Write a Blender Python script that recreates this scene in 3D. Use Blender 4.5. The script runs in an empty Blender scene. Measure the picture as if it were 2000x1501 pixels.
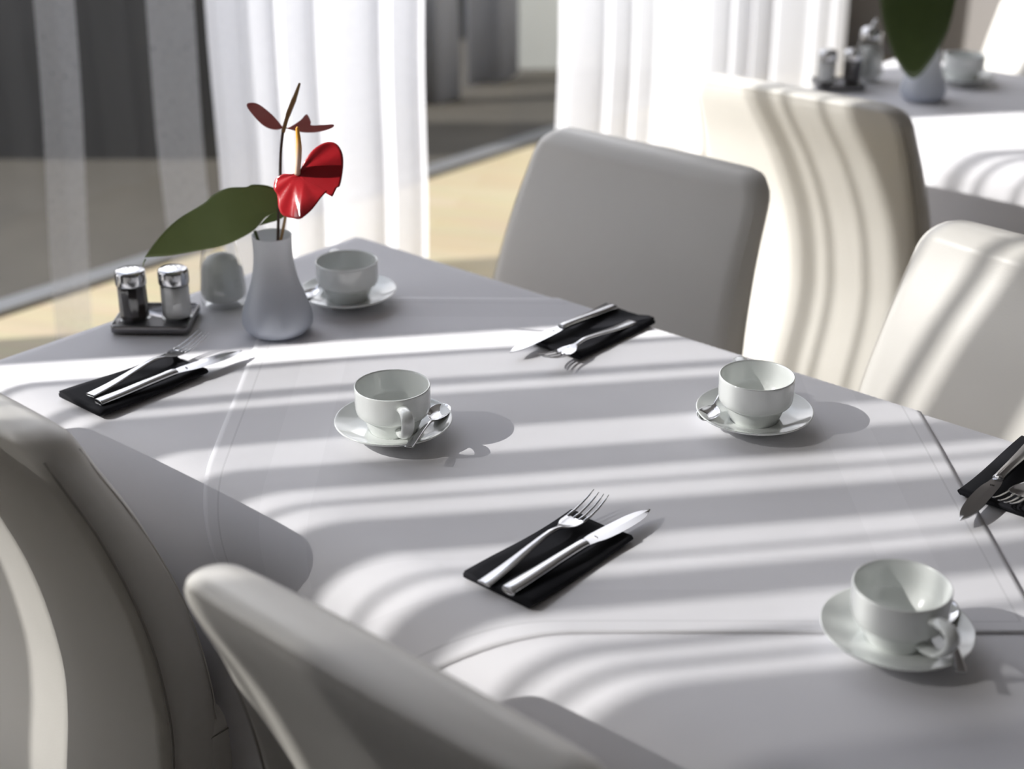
import bpy, bmesh, math, random
from math import sin, cos, pi, radians, sqrt, atan2
from mathutils import Vector, Matrix

# ------------------------------------------------------------------ camera, light, exposure
sc = bpy.context.scene
col = sc.collection
cam_d = bpy.data.cameras.new('camera'); cam = bpy.data.objects.new('camera', cam_d); col.objects.link(cam)
cam.location = (0, 0, 1.58); cam.rotation_euler = (radians(65), 0, 0)
cam_d.sensor_width = 36; cam_d.lens = 52.02; cam_d.clip_start = .05; cam_d.clip_end = 200
cam_d.dof.use_dof = True; cam_d.dof.focus_distance = 1.76; cam_d.dof.aperture_fstop = 0.05202 / 0.0175
sc.camera = cam
sc.view_settings.view_transform = 'Standard'; sc.view_settings.look = 'None'
sc.view_settings.gamma = 1; sc.view_settings.use_curve_mapping = False
sc.view_settings.exposure = -0.16
sc.cycles.use_denoising = True
sc.cycles.max_bounces = 10; sc.cycles.diffuse_bounces = 5; sc.cycles.glossy_bounces = 4
sc.cycles.transmission_bounces = 8; sc.cycles.transparent_max_bounces = 24
sc.cycles.sample_clamp_indirect = 6.0; sc.cycles.caustics_reflective = False; sc.cycles.caustics_refractive = False

w = bpy.data.worlds.new('sky'); sc.world = w; w.use_nodes = True
bg = w.node_tree.nodes['Background']
bg.inputs[1].default_value = 3.65
_t = w.node_tree.nodes.new('ShaderNodeTexCoord'); _s = w.node_tree.nodes.new('ShaderNodeSeparateXYZ'); _r = w.node_tree.nodes.new('ShaderNodeValToRGB')
w.node_tree.links.new(_t.outputs['Generated'], _s.inputs[0]); w.node_tree.links.new(_s.outputs['Z'], _r.inputs[0]); w.node_tree.links.new(_r.outputs[0], bg.inputs[0])
_r.color_ramp.elements[0].position = .0; _r.color_ramp.elements[0].color = (1, .975, .97, 1)
_r.color_ramp.elements[1].position = .75; _r.color_ramp.elements[1].color = (.64, .69, .82, 1)
_e = _r.color_ramp.elements.new(.35); _e.color = (.945, .94, .985, 1)
SUN_AZ, SUN_EL = radians(10), radians(33)
sd = bpy.data.lights.new('sun', 'SUN'); sun = bpy.data.objects.new('sun', sd); col.objects.link(sun)
sd.energy = 8.8; sd.angle = radians(.32); sd.color = (1, .975, .945)
sun.rotation_euler = Vector((cos(SUN_EL)*cos(SUN_AZ), cos(SUN_EL)*sin(SUN_AZ), -sin(SUN_EL))).to_track_quat('-Z', 'Y').to_euler()

# ------------------------------------------------------------------ the table's own frame: a along its right side, b across it, away from the camera
P0 = Vector((-.2611, 2.3886, 0)); ANG = radians(-40.93)
A = Vector((cos(ANG), sin(ANG), 0)); B = Vector((-sin(ANG), cos(ANG), 0))
NS = Vector((-sin(SUN_AZ), cos(SUN_AZ), 0))
S0 = P0.dot(NS); SA = A.dot(NS); SB = B.dot(NS)
def W(a, b, z=0): return P0 + A*a + B*b + Vector((0, 0, z))
def b_of(s, a): return (s - S0 - SA*a)/SB
WA = -1.825            # inner plane of the window wall
CA = -1.223            # plane the curtains hang in
CEIL = 4.6
portal_d = bpy.data.lights.new('window_daylight', 'AREA'); portal_d.shape = 'RECTANGLE'; portal_d.size = 9.0; portal_d.size_y = 4.4
portal_d.cycles.is_portal = True
portal = bpy.data.objects.new('window_daylight', portal_d); col.objects.link(portal)
portal.location = W(WA-.3, .15, 2.25)
portal.rotation_euler = A.to_track_quat('-Z', 'Z').to_euler()

# ------------------------------------------------------------------ helpers
def tag(o, label=None, cat=None, group=None, kind=None):
    if label: o['label'] = label
    if cat: o['category'] = cat
    if group: o['group'] = group
    if kind: o['kind'] = kind
    return o
def empty(name, loc=(0, 0, 0), rz=0):
    o = bpy.data.objects.new(name, None); col.objects.link(o)
    o.location = loc; o.rotation_euler = (0, 0, rz); o.empty_display_size = .05
    return o
def mesh(name, verts, faces, mat, parent=None, smooth=True, uvs=None, loc=None):
    me = bpy.data.meshes.new(name); me.from_pydata([tuple(v) for v in verts], [], faces); me.update()
    if uvs:
        l = me.uv_layers.new(name='uv')
        for p in me.polygons:
            for li in p.loop_indices: l.data[li].uv = uvs[me.loops[li].vertex_index]
    if smooth:
        for p in me.polygons: p.use_smooth = True
    me.materials.append(mat)
    o = bpy.data.objects.new(name, me); col.objects.link(o)
    if parent: o.parent = parent
    if loc is not None: o.location = loc
    return o
class MB:
    def __init__(s): s.v = []; s.f = []
    def add(s, vs, fs, M=None):
        n = len(s.v); s.v += [M @ Vector(v) if M else Vector(v) for v in vs]; s.f += [tuple(i+n for i in f) for f in fs]
    def loops(s, ls, cap0=True, cap1=True, close=True):
        n = len(s.v); k = len(ls[0])
        for l in ls: s.v += [Vector(p) for p in l]
        for i in range(len(ls)-1):
            for j in range(k if close else k-1):
                j2 = (j+1) % k
                s.f.append((n+i*k+j, n+i*k+j2, n+(i+1)*k+j2, n+(i+1)*k+j))
        if cap0: s.f.append(tuple(n+j for j in range(k))[::-1])
        if cap1: s.f.append(tuple(n+(len(ls)-1)*k+j for j in range(k)))
    def box(s, x0, x1, y0, y1, z0, z1):
        s.add([(x0,y0,z0),(x1,y0,z0),(x1,y1,z0),(x0,y1,z0),(x0,y0,z1),(x1,y0,z1),(x1,y1,z1),(x0,y1,z1)],
              [(0,3,2,1),(4,5,6,7),(0,1,5,4),(1,2,6,5),(2,3,7,6),(3,0,4,7)])
    def lathe(s, prof, seg=48, c=(0, 0)):
        n = len(s.v); k = len(prof)
        for i in range(seg):
            t = 2*pi*i/seg
            for r, z in prof: s.v.append(Vector((c[0]+r*cos(t), c[1]+r*sin(t), z)))
        for i in range(seg):
            i2 = (i+1) % seg
            for j in range(k-1):
                s.f.append((n+i*k+j, n+i2*k+j, n+i2*k+j+1, n+i*k+j+1))
    def tube(s, pts, rad, seg=8, caps=True):
        ls = []; pts = [Vector(p) for p in pts]
        for i, p in enumerate(pts):
            d = (pts[min(i+1, len(pts)-1)] - pts[max(i-1, 0)]).normalized()
            u = d.cross(Vector((0, 1, .01))); u = u.normalized() if u.length > 1e-4 else Vector((1, 0, 0)); v = d.cross(u)
            r = rad[i] if isinstance(rad, (list, tuple)) else rad
            ls.append([p + u*cos(2*pi*j/seg)*r + v*sin(2*pi*j/seg)*r for j in range(seg)])
        s.loops(ls, caps, caps)
    def build(s, name, mat, parent=None, smooth=True, loc=None, bevel=0, sub=0, autosm=None):
        me = bpy.data.meshes.new(name); me.from_pydata([tuple(v) for v in s.v], [], s.f); me.update()
        bm = bmesh.new(); bm.from_mesh(me); bmesh.ops.remove_doubles(bm, verts=bm.verts, dist=1e-6)
        bmesh.ops.recalc_face_normals(bm, faces=bm.faces); bm.to_mesh(me); bm.free()
        if smooth:
            for p in me.polygons: p.use_smooth = True
        me.materials.append(mat)
        o = bpy.data.objects.new(name, me); col.objects.link(o)
        if parent: o.parent = parent
        if loc is not None: o.location = loc
        if bevel:
            m = o.modifiers.new('bevel', 'BEVEL'); m.width = bevel; m.segments = 3; m.limit_method = 'ANGLE'; m.harden_normals = False
        if sub:
            m = o.modifiers.new('sub', 'SUBSURF'); m.levels = sub; m.render_levels = sub
        return o
def copy_tree(o, parent=None):
    c = o.copy(); col.objects.link(c)
    if parent: c.parent = parent
    for ch in list(o.children): copy_tree(ch, c)
    return c
def crom(pts, n=8):
    pts = [Vector(p) for p in pts]; out = []
    for i in range(len(pts)-1):
        p0 = pts[max(i-1, 0)]; p1 = pts[i]; p2 = pts[i+1]; p3 = pts[min(i+2, len(pts)-1)]
        for k in range(n):
            t = k/n
            out.append(.5*((2*p1)+(p2-p0)*t+(2*p0-5*p1+4*p2-p3)*t*t+(3*p1-p0-3*p2+p3)*t**3))
    out.append(pts[-1]); return out
def lerp(tab, x):
    if x <= tab[0][0]: return tab[0][1]
    for (x0, y0), (x1, y1) in zip(tab, tab[1:]):
        if x <= x1:
            t = (x-x0)/(x1-x0); return y0+(y1-y0)*t
    return tab[-1][1]
def sm(tab, x):      # smooth lookup
    xs = [t[0] for t in tab]
    if x <= xs[0]: return tab[0][1]
    if x >= xs[-1]: return tab[-1][1]
    for i in range(len(tab)-1):
        if x <= xs[i+1]:
            p0 = tab[max(i-1, 0)][1]; p1 = tab[i][1]; p2 = tab[i+1][1]; p3 = tab[min(i+2, len(tab)-1)][1]
            t = (x-xs[i])/(xs[i+1]-xs[i])
            return .5*((2*p1)+(p2-p0)*t+(2*p0-5*p1+4*p2-p3)*t*t+(3*p1-p0-3*p2+p3)*t**3)

# ------------------------------------------------------------------ materials
def material(name):
    m = bpy.data.materials.new(name); m.use_nodes = True
    return m, m.node_tree.nodes, m.node_tree.links, m.node_tree.nodes['Principled BSDF']
def pbr(name, c, rough=.5, metal=0, spec=.5, coat=0, bump=None, var=None, sheen=0, trans=0, sss=0):
    m, N, L, P = material(name)
    P.inputs['Base Color'].default_value = (*c, 1); P.inputs['Roughness'].default_value = rough
    P.inputs['Metallic'].default_value = metal; P.inputs['Specular IOR Level'].default_value = spec
    P.inputs['Coat Weight'].default_value = coat; P.inputs['Coat Roughness'].default_value = .06
    P.inputs['Sheen Weight'].default_value = sheen; P.inputs['Transmission Weight'].default_value = trans
    if sss: P.inputs['Subsurface Weight'].default_value = sss; P.inputs['Subsurface Radius'].default_value = (.004, .003, .003)
    tc = N.new('ShaderNodeTexCoord')
    if bump:
        sc_, st, dist = bump
        n = N.new('ShaderNodeTexNoise'); n.inputs['Scale'].default_value = sc_; n.inputs['Detail'].default_value = 4
        L.new(tc.outputs['Object'], n.inputs['Vector'])
        b = N.new('ShaderNodeBump'); b.inputs['Strength'].default_value = st; b.inputs['Distance'].default_value = dist
        L.new(n.outputs['Fac'], b.inputs['Height']); L.new(b.outputs['Normal'], P.inputs['Normal'])
    if var:
        sc_, amt = var
        n = N.new('ShaderNodeTexNoise'); n.inputs['Scale'].default_value = sc_; n.inputs['Detail'].default_value = 3
        L.new(tc.outputs['Object'], n.inputs['Vector'])
        mx = N.new('ShaderNodeMix'); mx.data_type = 'RGBA'
        mx.inputs['A'].default_value = (*[x*(1-amt) for x in c], 1); mx.inputs['B'].default_value = (*[min(1, x*(1+amt)) for x in c], 1)
        L.new(n.outputs['Fac'], mx.inputs['Factor']); L.new(mx.outputs['Result'], P.inputs['Base Color'])
    return m
M = {}
M['leather'] = pbr('leather', (.74, .715, .665), .42, spec=.45, bump=(420, .25, .0006), var=(6, .02))
M['leather_seam'] = pbr('leather_seam', (.34, .32, .29), .6)
M['leg_wood'] = pbr('leg_wood', (.06, .04, .03), .45, var=(20, .2))
M['china'] = pbr('china', (.80, .82, .80), .12, spec=.6, coat=.5)
M['steel'] = pbr('steel', (.56, .56, .57), .14, metal=1)
M['steel_matt'] = pbr('steel_matt', (.42, .41, .40), .38, metal=1, bump=(300, .05, .0003))
M['tray_metal'] = pbr('tray_metal', (.22, .215, .22), .25, metal=1)
M['napkin'] = pbr('napkin', (.010, .010, .013), .85, spec=.25, bump=(900, .5, .0004))
M['pepper'] = pbr('pepper', (.035, .025, .022), .9, bump=(600, 1, .002), var=(700, .6))
M['salt'] = pbr('salt', (.93, .93, .92), .8, bump=(700, .3, .0006))
M['sugar'] = pbr('sugar', (.80, .81, .78), .8, bump=(500, .5, .001))
M['stem_dark'] = pbr('stem_dark', (.07, .035, .02), .4)
M['stem_tan'] = pbr('stem_tan', (.34, .20, .07), .4)
M['stem_green'] = pbr('stem_green', (.07, .10, .025), .4)
M['spadix_old'] = pbr('spadix_old', (.28, .15, .05), .6, bump=(1500, .6, .0006))
M['wall'] = pbr('wall', (.16, .152, .15), .8, bump=(40, .1, .002))
M['ceiling'] = pbr('ceiling', (.6, .6, .6), .9)
M['frame'] = pbr('frame', (.2, .2, .2), .4, metal=.3)
M['table_wood'] = pbr('table_wood', (.2, .13, .08), .5, var=(10, .2))
M['paving'] = pbr('paving', (.047, .041, .032), .8, bump=(10, .3, .01), var=(2.5, .35))
M['facade'] = pbr('facade', (.008, .0083, .009), .7, var=(1.5, .3))  # near-black base colour holds the shade beyond the glass
M['panel'] = pbr('panel', (.60, .61, .57), .7, var=(3, .1))
M['outer_curtain'] = pbr('outer_curtain', (.48, .50, .56), .8)

def mat_spadix():
    m, N, L, P = material('spadix')
    tc = N.new('ShaderNodeTexCoord'); sx = N.new('ShaderNodeSeparateXYZ'); L.new(tc.outputs['Generated'], sx.inputs[0])
    cr = N.new('ShaderNodeValToRGB'); cr.color_ramp.elements[0].color = (.75, .55, .42, 1); cr.color_ramp.elements[0].position = .35
    cr.color_ramp.elements[1].color = (.75, .36, .05, 1); cr.color_ramp.elements[1].position = .8
    L.new(sx.outputs['Z'], cr.inputs[0]); L.new(cr.outputs[0], P.inputs['Base Color']); P.inputs['Roughness'].default_value = .55
    return m
M['spadix'] = mat_spadix()
def mat_leaf(name, c1, c2, rough=.3, vein=30, coat=.2, tr=.25):
    m, N, L, P = material(name)
    tc = N.new('ShaderNodeTexCoord')
    n = N.new('ShaderNodeTexNoise'); n.inputs['Scale'].default_value = vein; n.inputs['Detail'].default_value = 3; L.new(tc.outputs['Object'], n.inputs['Vector'])
    mx = N.new('ShaderNodeMix'); mx.data_type = 'RGBA'; mx.inputs['A'].default_value = (*c1, 1); mx.inputs['B'].default_value = (*c2, 1)
    L.new(n.outputs['Fac'], mx.inputs['Factor']); L.new(mx.outputs['Result'], P.inputs['Base Color'])
    P.inputs['Roughness'].default_value = rough; P.inputs['Coat Weight'].default_value = coat; P.inputs['Coat Roughness'].default_value = .12
    n2 = N.new('ShaderNodeTexVoronoi'); n2.inputs['Scale'].default_value = vein*2.5; n2.feature = 'DISTANCE_TO_EDGE'; L.new(tc.outputs['Object'], n2.inputs['Vector'])
    b = N.new('ShaderNodeBump'); b.inputs['Strength'].default_value = .18; b.inputs['Distance'].default_value = .0006
    L.new(n2.outputs['Distance'], b.inputs['Height']); L.new(b.outputs['Normal'], P.inputs['Normal'])
    t = N.new('ShaderNodeBsdfTranslucent'); L.new(mx.outputs['Result'], t.inputs[0])
    ms = N.new('ShaderNodeMixShader'); ms.inputs[0].default_value = tr
    L.new(P.outputs[0], ms.inputs[1]); L.new(t.outputs[0], ms.inputs[2]); L.new(ms.outputs[0], N['Material Output'].inputs[0])
    return m
M['leaf'] = mat_leaf('leaf', (.24, .31, .11), (.30, .37, .14), .45)
M['leaf_dark'] = mat_leaf('leaf_dark', (.045, .07, .018), (.07, .10, .03), .35)
M['spathe_red'] = mat_leaf('spathe_red', (.36, .012, .018), (.50, .022, .03), .2, 45, .7, .15)
M['spathe_dull'] = mat_leaf('spathe_dull', (.42, .10, .10), (.55, .25, .22), .4, 40, .2, .4)

def mat_sheer(name, opac, c=(.92, .92, .95), tl=.5):
    m, N, L, P = material(name)
    N.remove(P)
    tc = N.new('ShaderNodeTexCoord'); n = N.new('ShaderNodeTexNoise'); n.inputs['Scale'].default_value = 90; L.new(tc.outputs['Object'], n.inputs['Vector'])
    d = N.new('ShaderNodeBsdfDiffuse'); t = N.new('ShaderNodeBsdfTranslucent'); tp = N.new('ShaderNodeBsdfTransparent')
    d.inputs[0].default_value = (*c, 1); t.inputs[0].default_value = (*c, 1)
    m1 = N.new('ShaderNodeMixShader'); m1.inputs[0].default_value = tl; L.new(d.outputs[0], m1.inputs[1]); L.new(t.outputs[0], m1.inputs[2])
    mr = N.new('ShaderNodeMapRange'); mr.inputs['To Min'].default_value = opac-.06; mr.inputs['To Max'].default_value = opac+.06; L.new(n.outputs['Fac'], mr.inputs['Value'])
    m2 = N.new('ShaderNodeMixShader'); L.new(mr.outputs[0], m2.inputs[0]); L.new(tp.outputs[0], m2.inputs[1]); L.new(m1.outputs[0], m2.inputs[2])
    L.new(m2.outputs[0], N['Material Output'].inputs[0])
    return m
M['sheer'] = mat_sheer('sheer', .59)
M['sheer_dense'] = mat_sheer('sheer_dense', .84, (.95, .95, .98), .66)
M['sheer_mid'] = mat_sheer('sheer_mid', .46)
M['sheer_thin'] = mat_sheer('sheer_thin', .29)
M['shade_curtain'] = pbr('shade_curtain', (.30, .285, .32), .8)  # shade on this curtain is put into its grey base colour
M['wall_light'] = pbr('wall_light', (.22, .205, .195), .8)
M['added_carpet'] = pbr('added_carpet', (.05, .048, .048), .95, bump=(200, .5, .004))
def mat_thin_glass(name, tint=(1, 1, 1), refl=1.0, rough=.02):
    m, N, L, P = material(name); N.remove(P)
    tp = N.new('ShaderNodeBsdfTransparent'); tp.inputs[0].default_value = (*tint, 1)
    g = N.new('ShaderNodeBsdfGlossy'); g.inputs['Roughness'].default_value = rough
    f = N.new('ShaderNodeLayerWeight'); f.inputs['Blend'].default_value = .5
    pw = N.new('ShaderNodeMath'); pw.operation = 'POWER'; pw.inputs[1].default_value = 4; L.new(f.outputs['Facing'], pw.inputs[0])
    mu = N.new('ShaderNodeMath'); mu.operation = 'MULTIPLY_ADD'; mu.inputs[1].default_value = .7*refl; mu.inputs[2].default_value = .045*refl; mu.use_clamp = True
    L.new(pw.outputs[0], mu.inputs[0])
    ms = N.new('ShaderNodeMixShader'); L.new(mu.outputs[0], ms.inputs[0]); L.new(tp.outputs[0], ms.inputs[1]); L.new(g.outputs[0], ms.inputs[2])
    L.new(ms.outputs[0], N['Material Output'].inputs[0])
    return m
M['glass'] = mat_thin_glass('glass', (.98, .99, .99), .45)
M['jar_glass'] = mat_thin_glass('jar_glass', (.975, .98, .98), 2.2)

def mat_vase(name='frosted_glass', top=(.90, .91, .92), low=(.60, .635, .71)):
    m, N, L, P = material(name)
    tc = N.new('ShaderNodeTexCoord'); sx = N.new('ShaderNodeSeparateXYZ'); L.new(tc.outputs['Object'], sx.inputs[0])
    mr = N.new('ShaderNodeMapRange'); mr.inputs['From Min'].default_value = .015; mr.inputs['From Max'].default_value = .12; L.new(sx.outputs['Z'], mr.inputs['Value'])
    mx = N.new('ShaderNodeMix'); mx.data_type = 'RGBA'; mx.inputs['A'].default_value = (*low, 1); mx.inputs['B'].default_value = (*top, 1)
    L.new(mr.outputs[0], mx.inputs['Factor']); L.new(mx.outputs['Result'], P.inputs['Base Color'])
    P.inputs['Roughness'].default_value = .35; P.inputs['Coat Weight'].default_value = .4; P.inputs['Coat Roughness'].default_value = .2
    t = N.new('ShaderNodeBsdfTranslucent'); L.new(mx.outputs['Result'], t.inputs[0])
    tp = N.new('ShaderNodeBsdfTransparent'); tp.inputs[0].default_value = (.8, .84, .88, 1)
    ms = N.new('ShaderNodeMixShader'); ms.inputs[0].default_value = .3; L.new(P.outputs[0], ms.inputs[1]); L.new(t.outputs[0], ms.inputs[2])
    m2 = N.new('ShaderNodeMixShader'); m2.inputs[0].default_value = .08; L.new(ms.outputs[0], m2.inputs[1]); L.new(tp.outputs[0], m2.inputs[2])
    L.new(m2.outputs[0], N['Material Output'].inputs[0])
    return m
M['vase'] = mat_vase()

def mat_cloth(name, c, bands=False, half=.442):
    m, N, L, P = material(name)
    P.inputs['Roughness'].default_value = .75; P.inputs['Specular IOR Level'].default_value = .3; P.inputs['Sheen Weight'].default_value = .15
    uv = N.new('ShaderNodeUVMap'); uv.uv_map = 'uv'
    wv = N.new('ShaderNodeTexNoise'); wv.inputs['Scale'].default_value = 900; L.new(uv.outputs[0], wv.inputs['Vector'])
    big = N.new('ShaderNodeTexNoise'); big.inputs['Scale'].default_value = 7; big.inputs['Detail'].default_value = 3; L.new(uv.outputs[0], big.inputs['Vector'])
    b1 = N.new('ShaderNodeBump'); b1.inputs['Strength'].default_value = .25; b1.inputs['Distance'].default_value = .0004; L.new(wv.outputs['Fac'], b1.inputs['Height'])
    b2 = N.new('ShaderNodeBump'); b2.inputs['Strength'].default_value = .5; b2.inputs['Distance'].default_value = .003
    L.new(big.outputs['Fac'], b2.inputs['Height']); L.new(b1.outputs['Normal'], b2.inputs['Normal']); L.new(b2.outputs['Normal'], P.inputs['Normal'])
    P.inputs['Base Color'].default_value = (*c, 1)
    if bands:
        sx = N.new('ShaderNodeSeparateXYZ'); L.new(uv.outputs[0], sx.inputs[0])
        def mt(op, a, b=None):
            n = N.new('ShaderNodeMath'); n.operation = op
            for i, q in enumerate((a, b)):
                if q is None: continue
                if isinstance(q, (int, float)): n.inputs[i].default_value = q
                else: L.new(q, n.inputs[i])
            return n.outputs[0]
        mxx = mt('MAXIMUM', mt('ABSOLUTE', sx.outputs['X']), mt('ABSOLUTE', sx.outputs['Y']))
        d = mt('SUBTRACT', half, mxx)
        band = mt('MULTIPLY', mt('GREATER_THAN', d, .075), mt('LESS_THAN', d, .135))
        stitch = mt('MULTIPLY', mt('GREATER_THAN', d, .019), mt('LESS_THAN', d, .0215))
        v = mt('SUBTRACT', mt('SUBTRACT', 1.0, mt('MULTIPLY', band, -.04)), mt('MULTIPLY', stitch, .12))
        mx = N.new('ShaderNodeMix'); mx.data_type = 'RGBA'; mx.inputs['A'].default_value = (0, 0, 0, 1); mx.inputs['B'].default_value = (*c, 1); mx.clamp_factor = False
        L.new(v, mx.inputs['Factor']); L.new(mx.outputs['Result'], P.inputs['Base Color'])
    return m
M['cloth'] = mat_cloth('cloth', (.80, .79, .815))
M['topper'] = mat_cloth('topper', (.80, .79, .815), True)

def mat_floor():
    m, N, L, P = material('floor_boards')
    tc = N.new('ShaderNodeTexCoord'); mp = N.new('ShaderNodeMapping'); mp.inputs['Rotation'].default_value = (0, 0, radians(-25)); L.new(tc.outputs['Object'], mp.inputs[0])
    br = N.new('ShaderNodeTexBrick'); br.inputs['Scale'].default_value = 1; br.inputs['Brick Width'].default_value = 1.2; br.inputs['Row Height'].default_value = .13
    br.inputs['Mortar Size'].default_value = .0015; br.inputs['Color1'].default_value = (.46, .38, .235, 1); br.inputs['Color2'].default_value = (.50, .425, .28, 1); br.inputs['Mortar'].default_value = (.4, .28, .14, 1)
    L.new(mp.outputs[0], br.inputs['Vector'])
    n = N.new('ShaderNodeTexNoise'); n.inputs['Scale'].default_value = 3; m2 = N.new('ShaderNodeMapping'); m2.inputs['Scale'].default_value = (1, 14, 1); L.new(mp.outputs[0], m2.inputs[0]); L.new(m2.outputs[0], n.inputs['Vector'])
    mx = N.new('ShaderNodeMix'); mx.data_type = 'RGBA'; mx.blend_type = 'MULTIPLY'; mx.inputs['Factor'].default_value = .25
    L.new(br.outputs['Color'], mx.inputs['A']); L.new(n.outputs['Color'], mx.inputs['B']); L.new(mx.outputs['Result'], P.inputs['Base Color'])
    P.inputs['Roughness'].default_value = .4
    return m
M['floor'] = mat_floor()

# ------------------------------------------------------------------ the room
def slab(name, a0, a1, b0, b1, z0, z1, mat, kind='structure', parent=None):
    m = MB(); m.box(a0, a1, b0, b1, z0, z1)
    o = m.build(name, mat, parent, smooth=False); o.location = P0; o.rotation_euler = (0, 0, ANG)
    if kind: o['kind'] = kind
    return o
slab('floor', WA-.0, 5.2, -6.2, 5.0, -.1, 0, M['floor'])
slab('floor', -1.2, 5.0, -6.1, -.45, 0, .006, M['added_carpet'])  # dark carpet added out of view to cut warm bounce off the boards
slab('ceiling', WA-.2, 5.2, -6.2, 5.0, CEIL, CEIL+.1, M['ceiling'])
slab('wall_far', WA-.2, 5.2, 4.92, 5.1, 0, CEIL, M['wall_light'])
slab('wall_right', 5.0, 5.2, -6.2, 5.1, 0, CEIL, M['wall'])
slab('wall_back', WA-.2, 5.2, -6.3, -6.1, 0, CEIL, M['wall'])
D = .12
def wseg(s0, s1, z0, z1, name):     # solid piece of the window wall whose shadow spans s0..s1
    return slab(name, WA-D, WA, b_of(s0, WA), b_of(s1, WA-D), z0, z1, M['wall'])
sl = -6.2
b0 = b_of(.97, WA-D)
slab('wall_left', WA-D, WA, -6.3, b0, 0, CEIL, M['wall'])
p1 = wseg(1.935, 2.513, 0, CEIL, 'wall_left')
p2 = wseg(2.95, 3.40, 0, CEIL, 'wall_left')
p3 = wseg(3.40-.0, 3.62, 0, 2.2, 'wall_left')  # unseen low wall added to shade the left curtain strip, sun clears its top
p4 = wseg(3.62, 3.86, 0, CEIL, 'wall_left')
slab('wall_left', WA-D, WA, 4.1, 4.92, 0, CEIL, M['wall'])
def glazing(n, b0, b1, z0=0):
    m = MB(); t = .03
    for (p, q) in ((b0, b0+t), (b1-t, b1)): m.box(WA-D+.02, WA-.02, p, q, z0, CEIL)
    m.box(WA-D+.02, WA-.02, b0, b1, z0, z0+.012); m.box(WA-D+.02, WA-.02, b0, b1, CEIL-.06, CEIL)
    o = m.build('window_%d' % n, M['frame'], smooth=False); o.location = P0; o.rotation_euler = (0, 0, ANG); o['kind'] = 'structure'
    g = MB(); x = WA-D/2; g.add([(x, b0+t, z0+.012), (x, b1-t, z0+.012), (x, b1-t, CEIL-.06), (x, b0+t, CEIL-.06)], [(0, 1, 2, 3)])
    g.build('pane', M['glass'], o, smooth=False)
glazing(1, b0, b_of(1.935, WA)); glazing(2, b_of(2.513, WA-D), b_of(2.95, WA)); glazing(3, b_of(3.40, WA-D), b_of(3.62, WA), 2.2)
glazing(4, b_of(3.86, WA-D), 4.1)

# ------------------------------------------------------------------ outside
g = MB(); g.box(-16, WA-D, -14, 16, -.12, -.02)
o = g.build('paving', M['paving'], smooth=False); o.location = P0; o.rotation_euler = (0, 0, ANG); o.name = 'ground'; o['kind'] = 'structure'
g = MB(); g.box(-6, -.55, 5.45, 5.7, -.02, 1.05)
o = g.build('facade', M['facade'], smooth=False); tag(o, 'building side wall coloured dark to stand for shade, outside beyond the left glass', 'wall')
g = MB(); g.box(-.02, .75, 6.95, 7.05, -.02, 1.6)
o = g.build('wall_panel', M['panel'], smooth=False); tag(o, 'pale grey panel outside between the two lit curtains', 'panel')

# ------------------------------------------------------------------ curtains
def sheet(name, plan, z0, z1, mat, sway=(.0, 0), nz=40, parent=None, lean=0):
    vs = []; fs = []; n = len(plan)
    for k in range(nz+1):
        z = z0+(z1-z0)*k/nz
        for i, (a, b) in enumerate(plan):
            sh = sway[0]*sin(z*3.1+sway[1]) + sway[0]*.6*sin(z*7.3+b*2+sway[1]*2) + lean*min(z, 1.2)
            vs.append(W(a, b + sh, z))
    for k in range(nz):
        for i in range(n-1): fs.append((k*n+i, k*n+i+1, (k+1)*n+i+1, (k+1)*n+i))
    return mesh(name, vs, fs, mat, parent)
def pleats(b0, b1, a=CA, wl=.11, amp=.032, seed=1, zig=.3):
    r = random.Random(seed); out = []; b = b0; n = int((b1-b0)/.006); ph = r.random()*6
    for i in range(n+1):
        b = b0+(b1-b0)*i/n
        ph += .006/wl*2*pi*(1+.45*sin(b*9+seed))
        am = amp*(.75+.35*sin(b*5.3+seed*2))
        out.append((a+am*sin(ph), b+zig*am*sin(2*ph+.6)))
    return out
# stripes of light: single layers of sheer pass some sun, gathered folds stop it
def folded(intervals, a=CA):
    pts = []
    for (s0, s1, kind) in intervals:
        n = max(3, int(abs(s1-s0)/.008))
        def seg(u0, u1, d0, d1):
            for i in range(n+1):
                t = i/n; aa = a + d0+(d1-d0)*t
                pts.append((aa, b_of(u0+(u1-u0)*t, aa)))
        if kind == 1: seg(s0, s1, 0, 0)
        else:
            seg(s0, s1, 0, .015); seg(s1, s0, .015, -.02); seg(s0, s1, -.02, 0)
    return pts
iv = [(1.850, 1.868, 3), (1.785, 1.850, 1), (1.755, 1.781, 3), (1.731, 1.755, 1), (1.624, 1.731, 3), (1.5615, 1.624, 1), (1.4985, 1.5615, 3),
      (1.470, 1.4985, 1), (1.458, 1.470, 3), (1.425, 1.458, 1), (1.349, 1.425, 3), (1.311, 1.349, 1), (1.300, 1.311, 3), (1.275, 1.300, 1), (1.216, 1.275, 3), (1.163, 1.216, 1), (1.145, 1.163, 3), (1.127, 1.145, 1), (1.112, 1.127, 3), (1.092, 1.112, 1), (.93, 1.092, 3)]
iv = [(b, a_, k) for (a_, b, k) in iv]
CZ = CEIL-.08
c = sheet('curtain', folded(iv), .015, CZ, M['sheer'], (.010, .4), 60)
tag(c, 'white sheer curtain hanging at the window nearest the striped end of the table', 'curtain')
iv2 = [(2.513, 2.553, 1), (2.553, 2.566, 3), (2.566, 2.612, 1), (2.612, 2.626, 3), (2.626, 2.644, 1), (2.644, 2.672, 3), (2.672, 2.69, 1)]
c = sheet('curtain', folded(iv2), .015, CZ, M['sheer_mid'], (.008, 2.2), 60)
tag(c, 'narrow white sheer curtain beside the second window pillar', 'curtain')
QB = .3175
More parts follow.
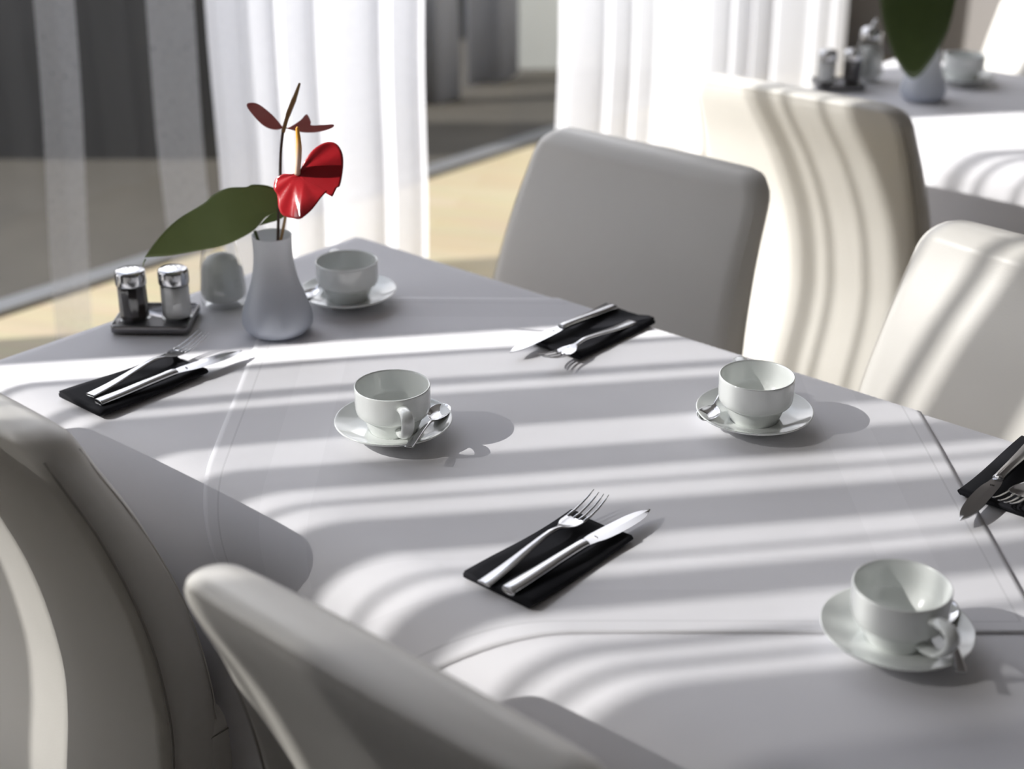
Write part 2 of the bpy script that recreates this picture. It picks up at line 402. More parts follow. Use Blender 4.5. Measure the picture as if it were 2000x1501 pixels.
c = sheet('curtain', pleats(QB-.215, QB-.105, wl=.09, amp=.012, seed=3), .015, CZ, M['sheer_thin'], (.006, 1), lean=.09); tag(c, 'narrow shaded strip of sheer curtain at the far left', 'curtain')
c = sheet('curtain', pleats(QB+.170, QB+.300, wl=.16, amp=.012, seed=5), .015, CZ, M['sheer_thin'], (.006, 3)); tag(c, 'shaded grey sheer curtain strip behind the sugar shaker, left of the bright curtain', 'curtain')
c = sheet('curtain', pleats(QB+.335, QB+1.115, wl=.15, amp=.030, seed=7, zig=.5), .015, CZ, M['sheer_dense'], (.008, 5)); tag(c, 'bright white sheer curtain hanging behind the red flower', 'curtain')
c = sheet('curtain', pleats(QB+1.70, QB+3.57, wl=.19, amp=.024, seed=11, zig=.5), .015, CZ, M['sheer_dense'], (.008, 6)); tag(c, 'wide sunlit white curtain behind the grey-looking chair back and the tall chair', 'curtain')
c = sheet('curtain', pleats(QB+3.95, QB+4.5, a=-.5, wl=.2, amp=.04, seed=13), .015, CZ, M['shade_curtain']); tag(c, 'curtain coloured grey to look shaded, behind the vase leaf on the second table', 'curtain')
def xcurtain(x0, x1, y, z0, lab, seed, sw=.03):
    vs = []; fs = []; n = 80; r = random.Random(seed)
    for k in range(2):
        for i in range(n+1):
            x = x0+(x1-x0)*i/n
            vs.append((x, y+sw*sin((x-x0)*38+seed)+.3*(x-x0), z0+.02*sin((x-x0)*9+seed) if k == 0 else 1.6))
    for i in range(n): fs.append((i, i+1, n+2+i, n+1+i))
    o = mesh('curtain', vs, fs, M['outer_curtain']); m = o.modifiers.new('solid', 'SOLIDIFY'); m.thickness = .004
    tag(o, lab, 'curtain')
xcurtain(-.55, -.225, 6.25, -.015, 'grey outdoor curtain beyond the glass, nearer of the two with its hem lower', 2)
xcurtain(-.2, .03, 6.66, -.015, 'grey outdoor curtain beyond the glass, farther one beside the pale panel', 5)
g = MB(); g.box(-3, 4, 7.6, 7.8, -.02, 1.8); o = g.build('facade', M['facade'], smooth=False); tag(o, 'far building wall coloured dark to stand for shade, behind the outdoor curtains', 'wall')

# ------------------------------------------------------------------ tables and cloths
TW = .76; TH = .75
def drape_maker(L, r_near=.045, r_far=.014, flare=.10, lift=0):
    # flat cloth point (a,b) -> 3D in the table frame
    def prof(d, r):
        q = r*pi/2
        if d < q:
            t = d/r; return r*sin(t), -r*(1-cos(t))
        h = d-q; return r + flare*h*(1-.25*min(1, h/.6)), -r-h*.993
    def f(a, b):
        rf = r_far; rn = r_near + .035*min(1, max(0, a)/.5)
        qa = min(max(a, rf), L-rf); qb = min(max(b, -TW+rn), -rf)
        da = a-qa; db = b-qb; d = math.hypot(da, db)
        z = TH+lift
        if d < 1e-9:
            return Vector((a, b, z + .0006*sin(a*11+b*7)+.0005*sin(a*23-b*17)))
        ux, uy = da/d, db/d
        r = rn if uy < -.5 else rf
        if uy < 0: r = rf+(rn-rf)*min(1, -uy*1.3)
        o, dz = prof(d, r + lift)
        hang = max(0, d-r*pi/2)
        rp = .03*min(1, hang/.35)**1.3*(sin((a*uy*-1+b*ux)*9.5+1)+.5*sin((a-b)*17+2)) if hang > 0 else 0
        return Vector((qa+ux*(o+rp), qb+uy*(o+rp), z+dz))
    return f
def cloth(name, base, rot, f, half_a, half_b, ca, cb, crot, n, mat, root):
    # rectangular flat cloth centred at (ca,cb), turned by crot in the table frame
    vs = []; uv = []; fs = []
    na, nb = n
    for j in range(nb+1):
        for i in range(na+1):
            x = -half_a+2*half_a*i/na; y = -half_b+2*half_b*j/nb
            a = ca+x*cos(crot)-y*sin(crot); b = cb+x*sin(crot)+y*cos(crot)
            vs.append(f(a, b)); uv.append((x, y))
    for j in range(nb):
        for i in range(na):
            k = j*(na+1)+i; fs.append((k, k+1, k+na+2, k+na+1))
    o = mesh(name, vs, fs, mat, None, uvs=uv)
    o.location = base; o.rotation_euler = (0, 0, rot)
    return o
def dining_table(org, L, lab):
    t = empty('dining_table', org, ANG); tag(t, lab, 'table')
    m = MB(); m.box(.02, L-.02, -TW+.075, -.02, TH-.035, TH-.0065); m.build('tabletop', M['table_wood'], t, smooth=False, bevel=.004)
    for x in (.12, L-.12):
        for y in (-.1, -TW+.14):
            m = MB(); m.box(x-.03, x+.03, y-.03, y+.03, 0, TH-.035); m.build('leg', M['table_wood'], t, smooth=False, bevel=.003)
    return t
L1 = 1.62
T1 = P0.copy(); T2 = W(.04, 1.86)
dining_table(T1, L1, 'dining table under the white cloth, set with cups and black napkins')
dining_table(T2, L1, 'dining table hidden under white cloth in the background at right')
drape = drape_maker(L1)
cl = cloth('tablecloth', T1, ANG, drape, L1/2+.50, TW/2+.50, L1/2, -TW/2, 0, (170, 130), M['cloth'], None)
tag(cl, 'white tablecloth hanging over the edge of the near table, striped by sunlight', 'tablecloth', 'white tablecloths')
dt = drape_maker(L1, lift=.0006)
# topper: world square x -.362..522, y 1.205..2.09 turned against the table
tcw = Vector((.080, 1.647, 0)) - P0
tca, tcb = tcw.dot(A), tcw.dot(B)
tp = cloth('table_topper', T1, ANG, dt, .442, .442, tca, tcb, -ANG, (130, 130), M['topper'], None)
md = tp.modifiers.new('solid', 'SOLIDIFY'); md.thickness = .0007; md.offset = 1
tag(tp, 'square white table topper laid diagonally over the near tablecloth', 'tablecloth')
drape2 = drape_maker(L1, .03)
cl2 = cloth('tablecloth', T2, ANG, drape2, L1/2+.50, TW/2+.50, L1/2, -TW/2, 0, (110, 80), M['cloth'], None)
tag(cl2, 'white tablecloth over the far table at upper right, behind the tall chair', 'tablecloth', 'white tablecloths')
for o in (cl, cl2):
    md = o.modifiers.new('solid', 'SOLIDIFY'); md.thickness = .0012; md.offset = -1

# ------------------------------------------------------------------ chairs
BACK = [(.30, .085), (.45, .100), (.54, .100), (.66, .084), (.775, .050), (.89, .004), (.92, -.010)]
WID = [(.30, .246), (.50, .252), (.62, .250), (.75, .241), (.92, .229)]
THK = [(.30, .085), (.5, .08), (.7, .070), (.92, .056)]
ZT = .906
def rrect(w, t, r, n=10, bulge=.0):
    pts = []
    for (cx, cy, t0) in ((w-r, t/2-r, 0), (-w+r, t/2-r, pi/2), (-w+r, -t/2+r, pi), (w-r, -t/2+r, 3*pi/2)):
        for i in range(n+1):
            an = t0+pi/2*i/n; pts.append((cx+r*cos(an), cy+r*sin(an)))
    # add points along the long faces
    out = []
    for i, p in enumerate(pts):
        q = pts[(i+1) % len(pts)]; out.append(p)
        if math.hypot(q[0]-p[0], q[1]-p[1]) > .05:
            for k in range(1, 12):
                x = p[0]+(q[0]-p[0])*k/12; y = p[1]+(q[1]-p[1])*k/12
                out.append((x, y + math.copysign(bulge*(1-(x/w)**2), y)))
    return out
def chair(name='dining_chair'):
    root = empty(name)
    m = MB(); ls = []
    zs = [.14+i*.02 for i in range(36)] + [.855+.0045*i for i in range(11)]
    zs = [z for z in zs if z < ZT-.001]
    R = .045; r2 = .018
    for z in zs + [ZT-.0005]:
        w_ = sm(WID, z); t_ = sm(THK, z)
        e = z-(ZT-R)
        if e > 0: w_ -= R-sqrt(max(0, R*R-e*e))
        e = z-(ZT-r2); sh = 0
        if e > 0: sh = r2-sqrt(max(0, r2*r2-e*e))
        tt = max(.006, t_-2*sh); rr = min(tt*.495, .034)
        yc = sm(BACK, z)+t_/2
        ls.append([(x, yc+y, z) for x, y in rrect(w_, tt, rr, bulge=.006 if sh == 0 else .004)])
    m.loops(ls, True, True); m.build('backrest', M['leather'], root)
    # stitched seams run along both edges of the back panel and the front panel
    for side in (-1, 1):
        for fr in (0, 1):
            pts = []
            for k in range(30):
                z = .15+k*(.878-.15)/29; w_ = sm(WID, z); t_ = sm(THK, z); yb = sm(BACK, z)
                e = z-(ZT-R)
                if e > 0: w_ -= R-sqrt(max(0, R*R-e*e))
                pts.append((side*(w_-.0085), yb+(t_-.0085 if fr else .0085), z))
            s_ = MB(); s_.tube(pts, .0010 if fr else .0016, 6); s_.build('seam', M['leather'] if fr else M['leather_seam'], root)
    # seat
    m = MB(); ls = []
    for z, ins in ((.36, .012), (.365, .003), (.38, 0), (.46, 0), (.478, .004), (.488, .014), (.492, .03)):
        ls.append([(x, .335+y, z) for x, y in rrect(.248-ins, .43-2*ins, .04, bulge=0)])
    m.loops(ls); m.build('seat', M['leather'], root)
    s_ = MB(); s_.tube([(x*1.001, .335+y*1.001, .462) for x, y in rrect(.2485, .431, .04)] , .0010, 6); s_.build('seam', M['leather_seam'], root)
    for x in (-.2, .2):
        for y in (.125, .51):
            m = MB(); ls = []
            for z, h in ((0, .013), (.36, .021)):
                ls.append([(x-h, y-h, z), (x+h, y-h, z), (x+h, y+h, z), (x-h, y+h, z)])
            m.loops(ls); m.build('leg', M['leg_wood'], root, smooth=False)
    return root
proto = chair()
def put_chair(o, a, b, rot, label, group):
    p = W(a, b); o.location = p; o.rotation_euler = (0, 0, ANG+rot); tag(o, label, 'chair', group); return o
G1 = 'white leather dining chairs round the near table'; G2 = 'white leather dining chairs at the far table'
put_chair(proto, .390, .325, pi, 'white leather dining chair across the near table, its front wholly in shade', G1)
put_chair(copy_tree(proto), 1.122, .285, pi-radians(6), 'white leather dining chair at right beyond the cup, sunlit front with diagonal shadows', G1)
put_chair(copy_tree(proto), .322, -.962, 0, 'grey-looking shaded leather chair at the lower left, seen from behind with its seam', G1)
put_chair(copy_tree(proto), 1.057, -1.015, 0, 'blurred pale leather chair top cutting across the bottom of the photo', G1)
put_chair(copy_tree(proto), .360, .782, 0, 'tall white leather chair seen from behind, back striped by curved shadows, at the far table', G2)
put_chair(copy_tree(proto), .43, 2.11, pi, 'white leather chair at the top right corner beyond the far table', G2)

nb = put_chair(copy_tree(proto), 0, 0, 0, 'white leather chair added unseen outside the left edge to shade the lower left chair', 'white leather chairs added out of view for shade')  # unseen chair added to throw shade on the lower-left chair back
nb.scale = (1, 1, 1.06); nb.location = (-.615, 1.262, 0); nb.rotation_euler = (0, 0, radians(-66+180)); 
# ------------------------------------------------------------------ crockery
def smooth_profile(p, n=5): return [(v.x, v.y) for v in crom([(x, z, 0) for x, z in p], n)]
def coffee_cup():
    r = empty('coffee_cup')
    out = [(.0005, .004), (.024, .004), (.0255, .0005), (.0275, .0), (.0295, .0015), (.0312, .006), (.0335, .011), (.0358, .0175), (.0374, .0228)]
    up = [(.0385, .0232), (.0438, .0262), (.0458, .0312), (.0464, .038), (.0466, .050), (.0466, .0605), (.0462, .0617), (.0450, .0617), (.0443, .060)]
    inn = [(.0442, .050), (.0436, .038), (.0412, .0305), (.0330, .0185), (.0280, .0095), (.018, .0065), (.0005, .006)]
    m = MB(); m.lathe(out[:5]+smooth_profile(out[4:], 3)[1:]+smooth_profile(up[:6], 3)+up[6:]+smooth_profile(inn, 3), 72)
    m.build('body', M['china'], r)
    path = crom([(.0478, 0, .0495), (.055, 0, .0530), (.0690, 0, .0525), (.0755, 0, .0465), (.0730, 0, .0355), (.0620, 0, .0225), (.0480, 0, .0170), (.0365, 0, .0160)], 5)
    m = MB(); ls = []
    for i, p in enumerate(path):
        d = (path[min(i+1, len(path)-1)]-path[max(i-1, 0)]).normalized(); nn = Vector((-d.z, 0, d.x))
        wd = .0070+.0010*sin(pi*i/len(path)); th = .0040
        ls.append([p+nn*th*sin(2*pi*k/12)*1.0+Vector((0, 1, 0))*wd*cos(2*pi*k/12) for k in range(12)])
    m.loops(ls); m.build('handle', M['china'], r)
    return r
def saucer_mesh():
    p = [(.0005, .0035), (.024, .0035), (.0275, .0035), (.0300, .0060), (.034, .0072), (.050, .0110), (.064, .0165), (.0710, .0198), (.0725, .0200), (.0728, .0190), (.0715, .0175),
         (.062, .0125), (.048, .0070), (.036, .0030), (.034, .0), (.0325, .0), (.031, .002), (.0005, .0015)]
    m = MB(); m.lathe(p[:2]+smooth_profile(p[2:], 3), 80)
    return m
def strip(m, secs, seg=10, flat=.5):
    # secs: (x, y, z, half width, half thickness, dish)
    ls = []
    for (x, y, z, hw, ht, dish) in secs:
        l = []
        for k in range(seg):
            t = 2*pi*k/seg; c_, s_ = cos(t), sin(t)
            yy = hw*math.copysign(abs(c_)**flat, c_); zz = ht*math.copysign(abs(s_)**flat, s_)
            l.append((x, y+yy, z+zz+dish*(yy/hw)**2 if hw > 0 else z+zz))
        ls.append(l)
    m.loops(ls)
def sec_interp(keys, n=6):
    A_ = crom([Vector(k[:3]) for k in keys], n); B_ = crom([Vector(k[3:6]) for k in keys], n)
    return [(*a, max(b[0], .0002), max(b[1], .0002), b[2]) for a, b in zip(A_, B_)]
def teaspoon():
    m = MB()
    # x from handle end to bowl tip, raised so the handle crosses the saucer rim
    K = [(0, 0, .0215, .0050, .0009, 0), (.012, 0, .0208, .0048, .001, 0), (.045, 0, .0190, .0032, .0012, 0), (.075, 0, .0155, .0018, .0014, 0), (.084, 0, .0125, .0022, .0012, .0004),
         (.090, 0, .0098, .0068, .0007, .0030), (.100, 0, .0080, .0118, .0006, .0052), (.112, 0, .0080, .0130, .0006, .0056), (.122, 0, .0100, .0098, .0006, .0038), (.129, 0, .0128, .0030, .0005, .0006)]
    strip(m, sec_interp(K, 5), 14, .8)
    return m.build('teaspoon', M['steel'])
Z1 = TH+.003
cup0 = coffee_cup(); sau0 = saucer_mesh().build('saucer', M['china']); spo0 = teaspoon()
used = []
def place_cup(x, y, hang, spx, spy, spd, names, grp, far=False, z=Z1):
    first = not used; used.append(1)
    cu = cup0 if first else copy_tree(cup0); sa = sau0 if first else copy_tree(sau0)
    sa.location = (x, y, z-.0003); sa.rotation_euler = (0, 0, 0); tag(sa, names[1], 'saucer', 'white saucers')
    cu.location = (x, y, z+.0035); cu.rotation_euler = (0, 0, radians(hang)); tag(cu, names[0], 'cup', 'white coffee cups')
    if names[2]:
        sp = spo0 if first else copy_tree(spo0)
        spx += .005*sin(radians(spd)); spy -= .005*cos(radians(spd)); sp.location = (x+spx, y+spy, z-.0003+.0065); sp.rotation_euler = (0, 0, radians(spd)); sp.scale = (1.08, 1.1, 1); tag(sp, names[2], 'spoon', 'teaspoons on the saucers')
place_cup(-.146, 1.633, -72, .020, -.091, 75,
          ('white cup in the middle of the near table with its handle toward the viewer', 'white saucer under the middle cup, spoon crossing its front rim', 'steel teaspoon on the saucer of the middle cup, handle over the front rim'), '')
place_cup(.303, 1.662, 99, -.007, .092, 246,
          ('white cup near the far table edge, its handle turned away', 'white saucer near the far edge with a striped reflection', 'steel teaspoon half hidden behind the right-hand far cup'), '')
place_cup(.369, 1.187, -66, .031, -.086, 82,
          ('white blurred cup at the lower right, half in shade', 'white saucer under the lower right cup', 'steel teaspoon in shade on the lower right saucer'), '')
place_cup(-.246, 2.070, 112, -.012, .091, 250,
          ('shaded grey-looking white cup behind the vase', 'shaded white saucer behind the vase', 'steel teaspoon on the saucer behind the vase'), '')

# ------------------------------------------------------------------ cutlery on folded napkins
def napkin_mesh(seed):
    r = random.Random(seed); m = MB(); Ln = .172; Wn = .088; ls = []
    nx = 22
    for i in range(nx+1):
        u = i/nx; x = -Ln/2+Ln*u
        lift = .0022*(2*u-1)**2
        # cross-section: rolled paper fold, two thick lips over a bottom ply
        h = .0078+.0014*sin(u*5+seed); prof = []
        W2 = Wn/2 + .001*sin(u*4+seed)
        up = [(-W2+.001, h*.85), (-W2*.6, h*.75), (-W2*.1, h*.55), (W2*.35, h*.58), (W2*.75, h), (W2-.002, h*.95), (W2, h*.72), (W2-.0022, h*.5), (W2+.0015, h*.42), (W2+.001, .0006)]
        dn = [(W2-.003, .0002), (0, .0002), (-W2+.002, .0002), (-W2-.001, .0015), (-W2-.0018, h*.45)]
        prof = up+dn
        ls.append([(x, y, z+lift*(1 if z > .001 else .4)) for y, z in prof])
    m.loops(ls); return m
def fork_mesh():
    m = MB()
    K = [(0, 0, .0100, .0078, .0016, 0), (.004, 0, .0102, .0086, .0017, 0), (.040, 0, .0120, .0070, .0018, 0), (.080, 0, .0165, .0048, .0019, 0), (.110, 0, .0190, .0034, .0020, 0),
         (.128, 0, .0170, .0036, .0017, 0), (.136, 0, .0150, .0075, .0011, .0008), (.145, 0, .0132, .0118, .0009, .0018), (.156, 0, .0128, .0128, .0008, .0018), (.160, 0, .0130, .0128, .0008, .0016)]
    strip(m, sec_interp(K, 4), 12, .7)
    for y in (-.0108, -.0036, .0036, .0108):
        ht = .0015*(y/.0108)**2
        strip(m, [(.1585, y, .0132+ht, .0020, .0009, 0), (.170, y, .0140+ht, .0018, .0010, 0), (.185, y, .0172+ht, .0015, .0009, 0), (.198, y*.96, .0215+ht, .0011, .0008, 0), (.206, y*.94, .0250+ht, .0004, .0004, 0)], 8, .8)
    return m
def make_knife():
    r = empty('table_knife')
    m = MB(); K = [(0, 0, .0118, .0075, .0036, 0), (.003, 0, .0120, .0088, .0043, 0), (.04, 0, .0130, .0078, .0044, 0), (.08, 0, .0150, .0066, .0044, 0), (.110, 0, .0160, .0062, .0042, 0), (.118, 0, .0160, .0066, .0038, 0)]
    strip(m, sec_interp(K, 4), 14, .75); m.build('handle', M['steel'], r)
    # blade: spine on +y, cutting edge swells to -y, point at the end
    up = [(.117, .0058), (.130, .0082), (.145, .0088), (.170, .0088), (.195, .0078), (.212, .0050), (.226, -.0010)]
    lo = [(.117, -.0058), (.130, -.0075), (.145, -.0105), (.170, -.0118), (.195, -.0108), (.212, -.0075), (.226, -.0018)]
    m = MB(); ls = []
    for (x, yu), (_, yl) in zip([tuple(v)[:2] for v in crom([(x, y, 0) for x, y in up], 4)], [tuple(v)[:2] for v in crom([(x, y, 0) for x, y in lo], 4)]):
        z = .0155-.004*max(0, (x-.117)/.109); e = .0002
        ls.append([(x, yu, z+.0009), (x, (yu+yl)/2, z+.0007), (x, yl, z+e), (x, yl, z-e), (x, (yu+yl)/2, z-.0007), (x, yu, z-.0009)])
    m.loops(ls); m.build('blade', M['steel'], r, smooth=False)
    m = MB(); m.box(.1345, .136, -.0025, -.0015, .0158, .0159+.0004); m.box(.1345, .136, -.0008, .0004, .0158, .0163); m.box(.1345, .136, .0011, .0022, .0158, .0163)
    m.build('stamp', M['tray_metal'], r, smooth=False)
    return r
nap0 = napkin_mesh(1).build('napkin', M['napkin']); frk0 = fork_mesh().build('fork', M['steel']); kni0 = make_knife()
setn = []
def setting(a, b, rot, fo, kn, L_, zz=TH+.0022, nrot=0):
    first = not setn; setn.append(1)
    n = nap0 if first else copy_tree(nap0); f = frk0 if first else copy_tree(frk0); k = kni0 if first else copy_tree(kni0)
    base = W(a, b, zz); th = ANG+pi/2+rot
    n.location = base; n.rotation_euler = (0, 0, th+nrot); tag(n, L_[0], 'napkin', 'folded black paper napkins')
    X = Vector((cos(th), sin(th), 0)); Y = Vector((-sin(th), cos(th), 0))
    for o, (fx, fy, fr), lb, ct, gr in ((f, fo, L_[1], 'fork', 'steel forks'), (k, kn, L_[2], 'knife', 'steel table knives')):
        o.location = base+X*fx+Y*fy+Vector((0, 0, -.0008)); o.rotation_euler = (0, 0, th+radians(fr)); tag(o, lb, ct, gr)
setting(.917, -.597, 0, (-.091, .013, 2.5), (-.086, -.016, -2.5),
        ('black folded napkin in focus at the centre front', 'steel fork in focus beside the knife on the centre front napkin', 'steel knife in focus on the centre front napkin, point in the light'))
setting(.227, -.622, 0, (-.066, .004, 7), (-.074, -.026, -2),
        ('black folded napkin at the left edge of the table', 'fork on the left napkin with tines raised in the light', 'dark knife on the left napkin, pointing right'))
setting(.575, -.087, pi, (-.055, .028, 0), (-.080, -.026, -1),
        ('black folded napkin by the shaded chair across the table', 'fork lying on the napkin by the shaded chair', 'blurred knife on the napkin by the shaded chair, tip in the bright band'))
setting(1.222, -.098, pi, (-.095, .016, 0), (-.070, -.023, 4),
        ('black folded napkin cut by the right edge of the photo', 'fork on the right edge napkin, tines toward the viewer', 'shaded steel knife on the right edge napkin, blade off the napkin'))

# ------------------------------------------------------------------ shakers, sugar, vases
def shaker(fill, lab, x, y, z, root_z=0):
    r = empty('pepper_shaker' if fill == 'pepper' else 'salt_shaker', (x, y, z)); tag(r, lab, 'shaker')
    g = MB(); g.lathe([(.0005, 0), (.0205, 0), (.0218, .002), (.0220, .010), (.0214, .050), (.0212, .055)], 12); g.build('glass', M['jar_glass'], r, smooth=False)
    g = MB(); g.lathe([(.0005, .003), (.0185, .003), (.0203, .006), (.0198, .050), (.0005, .051)], 24); g.build('contents', M[fill], r)
    g = MB(); g.lathe([(.0212, .0535), (.0218, .0540), (.0220, .056), (.0219, .070), (.0212, .0735), (.0190, .0752), (.012, .0765), (.0005, .077)], 40)
    g.build('lid', M['steel'], r)
    g = MB()
    for k in range(7):
        t = k*pi/3; rr = .007 if k < 6 else 0
        g.lathe([(.0001, .0774), (.0009, .0774), (.0010, .0755)], 8, (rr*cos(t), rr*sin(t)))
    g.build('holes', M['leather_seam'], r)
    return r
def tray(x, y, z, rz, lab):
    r = MB(); w_, d_ = .056, .046
    ls = []
    for ins, zz in ((.002, 0), (0, .002), (0, .0125), (.0010, .0135), (.0022, .0130), (.0026, .0100)):
        ls.append([(px, py, zz) for px, py in rrect(w_-ins, 2*(d_-ins), .008, 5)])
    r.loops(ls); o = r.build('shaker_tray', M['tray_metal']); o.location = (x, y, z); o.rotation_euler = (0, 0, rz); tag(o, lab, 'tray'); return o
def sugar(x, y, z, lab, rz=0):
    r = empty('sugar_dispenser', (x, y, z), rz); r.scale = (1.06, 1.06, 1.06); tag(r, lab, 'sugar shaker')
    g = MB(); g.lathe([(.0005, .002), (.028, .0), (.0315, .002), (.0335, .008), (.0335, .020), (.0300, .055), (.0245, .085), (.0215, .094), (.0215, .098)], 14); g.build('glass', M['jar_glass'], r, smooth=False)
    g = MB(); g.lathe([(.0005, .009), (.027, .009), (.0305, .013), (.0312, .022), (.0285, .050), (.0262, .060), (.020, .068), (.010, .073), (.0005, .074)], 32); g.build('contents', M['sugar'], r)
    g = MB(); g.lathe([(.0215, .093), (.0235, .094), (.0238, .098), (.0235, .108), (.021, .114), (.014, .1175), (.0005, .119)], 40); g.build('lid', M['steel'], r)
    g = MB(); g.tube([(0, 0, .116), (.004, 0, .126), (.010, 0, .134)], [.0052, .0045, .0042], 12); g.build('spout', M['steel'], r)
    return r
def vase(x, y, z, lab):
    r = MB()
    o_ = [(.0005, .0), (.034, .0), (.042, .003), (.0490, .012), (.0503, .022), (.0480, .036), (.0410, .056), (.0335, .078), (.0290, .100), (.0272, .120), (.0276, .138), (.0282, .1455)]
    i_ = [(.0268, .1455), (.0262, .138), (.0256, .120), (.0272, .100), (.0315, .078), (.0390, .056), (.0455, .036), (.0475, .022), (.044, .012), (.030, .0085), (.0005, .008)]
    r.lathe(o_[:2]+smooth_profile(o_[2:], 4)+smooth_profile(i_, 3), 72)
    o = r.build('flower_vase', M['vase']); o.location = (x, y, z); tag(o, lab, 'vase'); return o
tray(-.517, 1.990, TH+.0015, radians(-1), 'small grey metal tray holding the salt and pepper shakers')
shaker('pepper', 'glass pepper shaker with chrome lid on the small tray', -.545, 1.980, TH+.0117)
shaker('salt', 'glass salt shaker with chrome lid on the small tray', -.485, 1.986, TH+.0117)
sugar(-.432, 2.068, TH+.0015, 'glass sugar shaker with chrome lid behind the salt shaker')
VX, VY = -.335, 1.957
vase(VX, VY, TH+.002, 'frosted blue-grey glass vase holding the red flower')

def blade(name, outline, centre, depth, mat, parent, th=.0011, rings=9, off=(0, 0, 0)):
    # leaf or petal surface from its own outline (x, z), with depth(x, z, k) giving curvature toward the back
    o_ = [(v.x, v.z) for v in crom([(x, 0, z) for x, z in outline+[outline[0]]], 4)][:-1]
    vs = []; fs = []; n = len(o_)
    vs.append((centre[0]+off[0], depth(*centre, 0)+off[1], centre[1]+off[2]))
    for k in range(1, rings+1):
        t = k/rings
        for x, z in o_:
            X = centre[0]+(x-centre[0])*t; Z_ = centre[1]+(z-centre[1])*t
            vs.append((X+off[0], depth(X, Z_, t)+off[1], Z_+off[2]))
    for j in range(n): fs.append((0, 1+j, 1+(j+1) % n))
    for k in range(rings-1):
        for j in range(n): fs.append((1+k*n+j, 1+(k+1)*n+j, 1+(k+1)*n+(j+1) % n, 1+k*n+(j+1) % n))
    ob = mesh(name, vs, fs, mat, parent); md = ob.modifiers.new('solid', 'SOLIDIFY'); md.thickness = th; md.offset = 0
    return ob
# red anthurium flower
r = empty('anthurium_flower', (VX, VY, TH)); tag(r, 'glossy red anthurium flower with upright cream spadix in the vase', 'flower')
m = MB(); m.tube(crom([(.006, .012, .012), (.0041, .0, .0706), (.0093, -.004, .128), (.0149, -.010, .1469), (.0232, -.018, .1768), (.034, -.050, .212), (.052, -.072, .2555)], 6), .0021, 10); m.build('stem', M['stem_tan'], r)
RED = [(.0542, .2585), (.0613, .2714), (.0732, .287), (.0896, .2962), (.1034, .2941), (.1118, .2821), (.1123, .2642), (.1086, .2441), (.1042, .2405), (.0989, .2318), (.0958, .2391), (.0864, .2333),
       (.0752, .2209), (.0605, .21), (.0462, .2063), (.0337, .2085), (.0279, .2173), (.0253, .2318), (.0209, .2391), (.023, .2499), (.0318, .2564), (.0424, .2578)]
def dred(x, z, t):
    zl = .2585-(x-.052)*.17                        # crease running out from the spadix
    e = z-zl; q = sqrt(e*e+.0022**2)
    k = .85*(e-q)/2 + .35*(e+q)/2 if x > .048 else .55*e-.35*(x-.048)
    if x > .048: k = k*min(1, (x-.048)/.012)+.55*e*max(0, 1-(x-.048)/.012)
    return -.074 + k + .0010*sin(atan2(z-.2585, x-.052)*13)*t
blade('spathe', RED, (.0640, .2500), dred, M['spathe_red'], r, .0014, 14)
m = MB(); m.tube(crom([(.0520, -.074, .2575), (.0554, -.078, .2785), (.0574, -.080, .2998), (.0568, -.080, .3194), (.0562, -.080, .3215)], 6), [.0040]*6+[.0042]*6+[.0038-.00025*k for k in range(6)]+[.0022, .0020, .0018, .0015, .0012, .0008, .0004], 14); m.build('spadix', M['spadix'], r)
# older flower, seen edge-on
r = empty('anthurium_flower', (VX, VY, TH)); tag(r, 'faded dull red anthurium flower seen edge-on, tallest in the vase', 'flower')
m = MB(); m.tube(crom([(-.004, .01, .012), (.0026, .0, .0706), (.0102, .0, .1619), (.0152, .0, .2063), (.0205, .0, .2642), (.0258, 0, .296)], 6), .0021, 10); m.build('stem', M['stem_dark'], r)
m = MB(); m.tube(crom([(.0258, 0, .2940), (.0336, 0, .3173), (.044, 0, .3403), (.0521, 0, .3603)], 8), [.0028]*8+[.0034]*8+[.0030-.0002*k for k in range(9)], 12); m.build('spadix', M['spadix_old'], r)
LS = [(.0247, .2962), (.0115, .3152), (-.0046, .3313), (-.016, .3341), (-.0205, .3299), (-.0126, .3152), (0, .2998), (.0135, .2941)]
RS = [(.0261, .2962), (.0345, .2984), (.0489, .3082), (.0584, .3173), (.0633, .3068), (.0636, .3020), (.0800, .3030), (.0935, .3033), (.0918, .2984), (.0757, .2934), (.0583, .2913), (.0445, .292)]
def ddull(x, z, t): return .006-.15*(z-.305) + .004*sin(x*60)
blade('spathe', LS, (.0030, .3130), ddull, M['spathe_dull'], r)
blade('spathe', RS, (.0570, .2990), ddull, M['spathe_dull'], r)
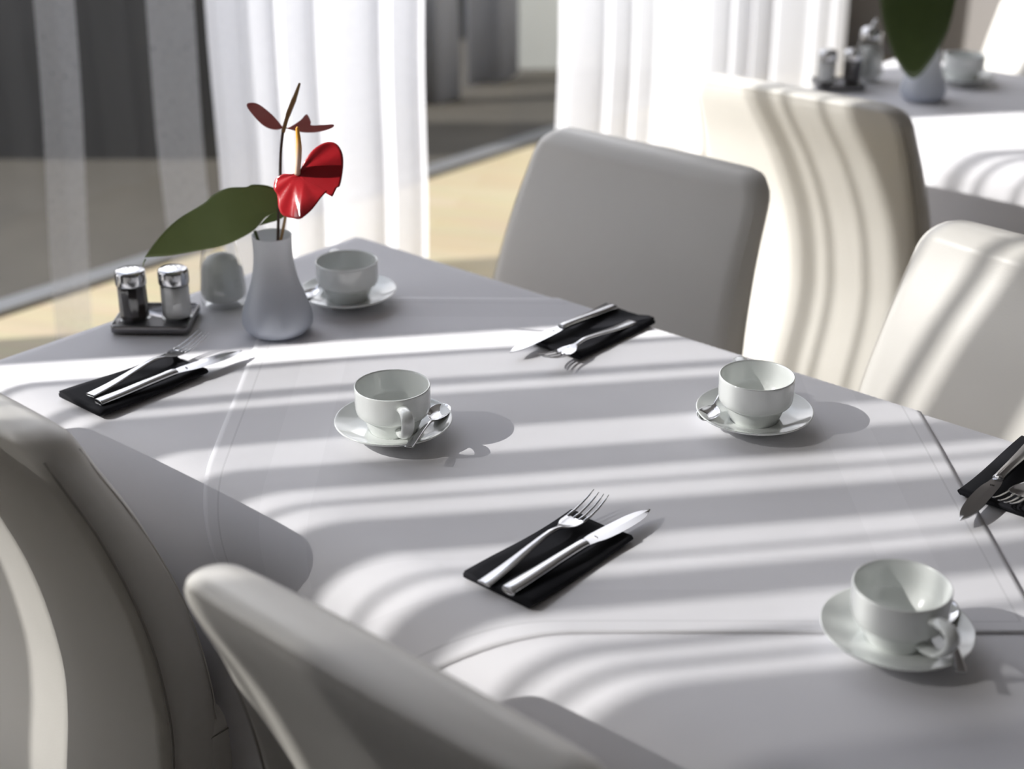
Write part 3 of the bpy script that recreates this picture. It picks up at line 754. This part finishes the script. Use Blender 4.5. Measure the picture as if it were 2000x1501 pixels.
# leaf
r = empty('anthurium_leaf', (VX, VY, TH)); tag(r, 'large dark green leaf leaning left out of the vase', 'leaf')
LF = [(-.1765, .1167), (-.1576, .1409), (-.1302, .1656), (-.0927, .1879), (-.0775, .2011), (-.0555, .2114), (-.0307, .2129), (-.0221, .2158), (-.0025, .2136), (.0179, .2034), (.034, .1901), (.0292, .1812),
      (.0127, .1783), (-.0056, .1708), (-.0194, .1567), (-.0358, .1462), (-.0654, .1326), (-.0947, .125), (-.1384, .1174)]
def dleaf(x, z, t): return (z-.165)*.2 - .002 + .005*sin(x*40)
blade('leaf_blade', LF, (-.050, .172), dleaf, M['leaf'], r, .0009, 12, (0, 0, .003))
LB = [(-.0195, .1552), (-.0063, .1596), (.0119, .1664), (.0300, .1812), (.0236, .1827), (.0092, .1797), (-.0057, .1700)]
blade('leaf_lobe', LB, (.008, .1725), lambda x, z, t: .012-.3*(z-.17), M['leaf'], r, .0009, 5)
m = MB(); m.tube([(-.1755, dleaf(-.1755, .1172, 1), .1172), (-.1785, dleaf(-.1785, .112, 1), .112), (-.1800, dleaf(-.18, .107, 1), .1070)], [.0012, .0007, .0003], 6); m.build('tip', M['leaf'], r)
m = MB(); m.tube(crom([(-.0215, -.008, .1560), (-.0168, -.004, .1333), (-.0104, 0, .1014), (.002, .008, .04), (.008, .012, .012)], 6), .0023, 10); m.build('stem', M['stem_green'], r)

# ------------------------------------------------------------------ things on the far table
z2 = TH+.0015
vase(.925, 3.300, z2, 'blurred blue-grey vase on the far table')
r = empty('anthurium_leaf', (.919, 3.2, TH)); tag(r, 'dark green leaf hanging point-down over the vase on the far table', 'leaf')
L2 = [(-.1322, .2402), (-.1199, .1862), (-.0941, .1204), (-.0525, .0758), (-.0152, .1093), (.0167, .1644), (.0296, .2187), (.0310, .2602), (.010, .315), (-.03, .335), (-.052, .318), (-.08, .334), (-.118, .305)]
blade('leaf_blade', L2, (-.050, .22), lambda x, z, t: .35*(x+.05)**2*8+.15*(z-.2), M['leaf_dark'], r, .001, 10)
m = MB(); m.tube(crom([(-.052, .03, .318), (-.03, .07, .26), (-.005, .09, .18), (.006, .098, .10), (.006, .1, .012)], 6), .0024, 8); m.build('stem', M['stem_green'], r)
tray(.758, 3.415, z2, radians(-1), 'small metal tray with shakers on the far table')
shaker('salt', 'blurred salt shaker on the far table, left one', .728, 3.412, z2+.0102)
shaker('pepper', 'blurred dark pepper shaker on the far table', .789, 3.416, z2+.0102)
sugar(.842, 3.485, z2, 'blurred glass sugar shaker on the far table')
place_cup(1.06, 3.46, 110, 0, 0, 0, ('blurred white cup behind the far vase', 'blurred white saucer behind the far vase', None), '', z=z2)
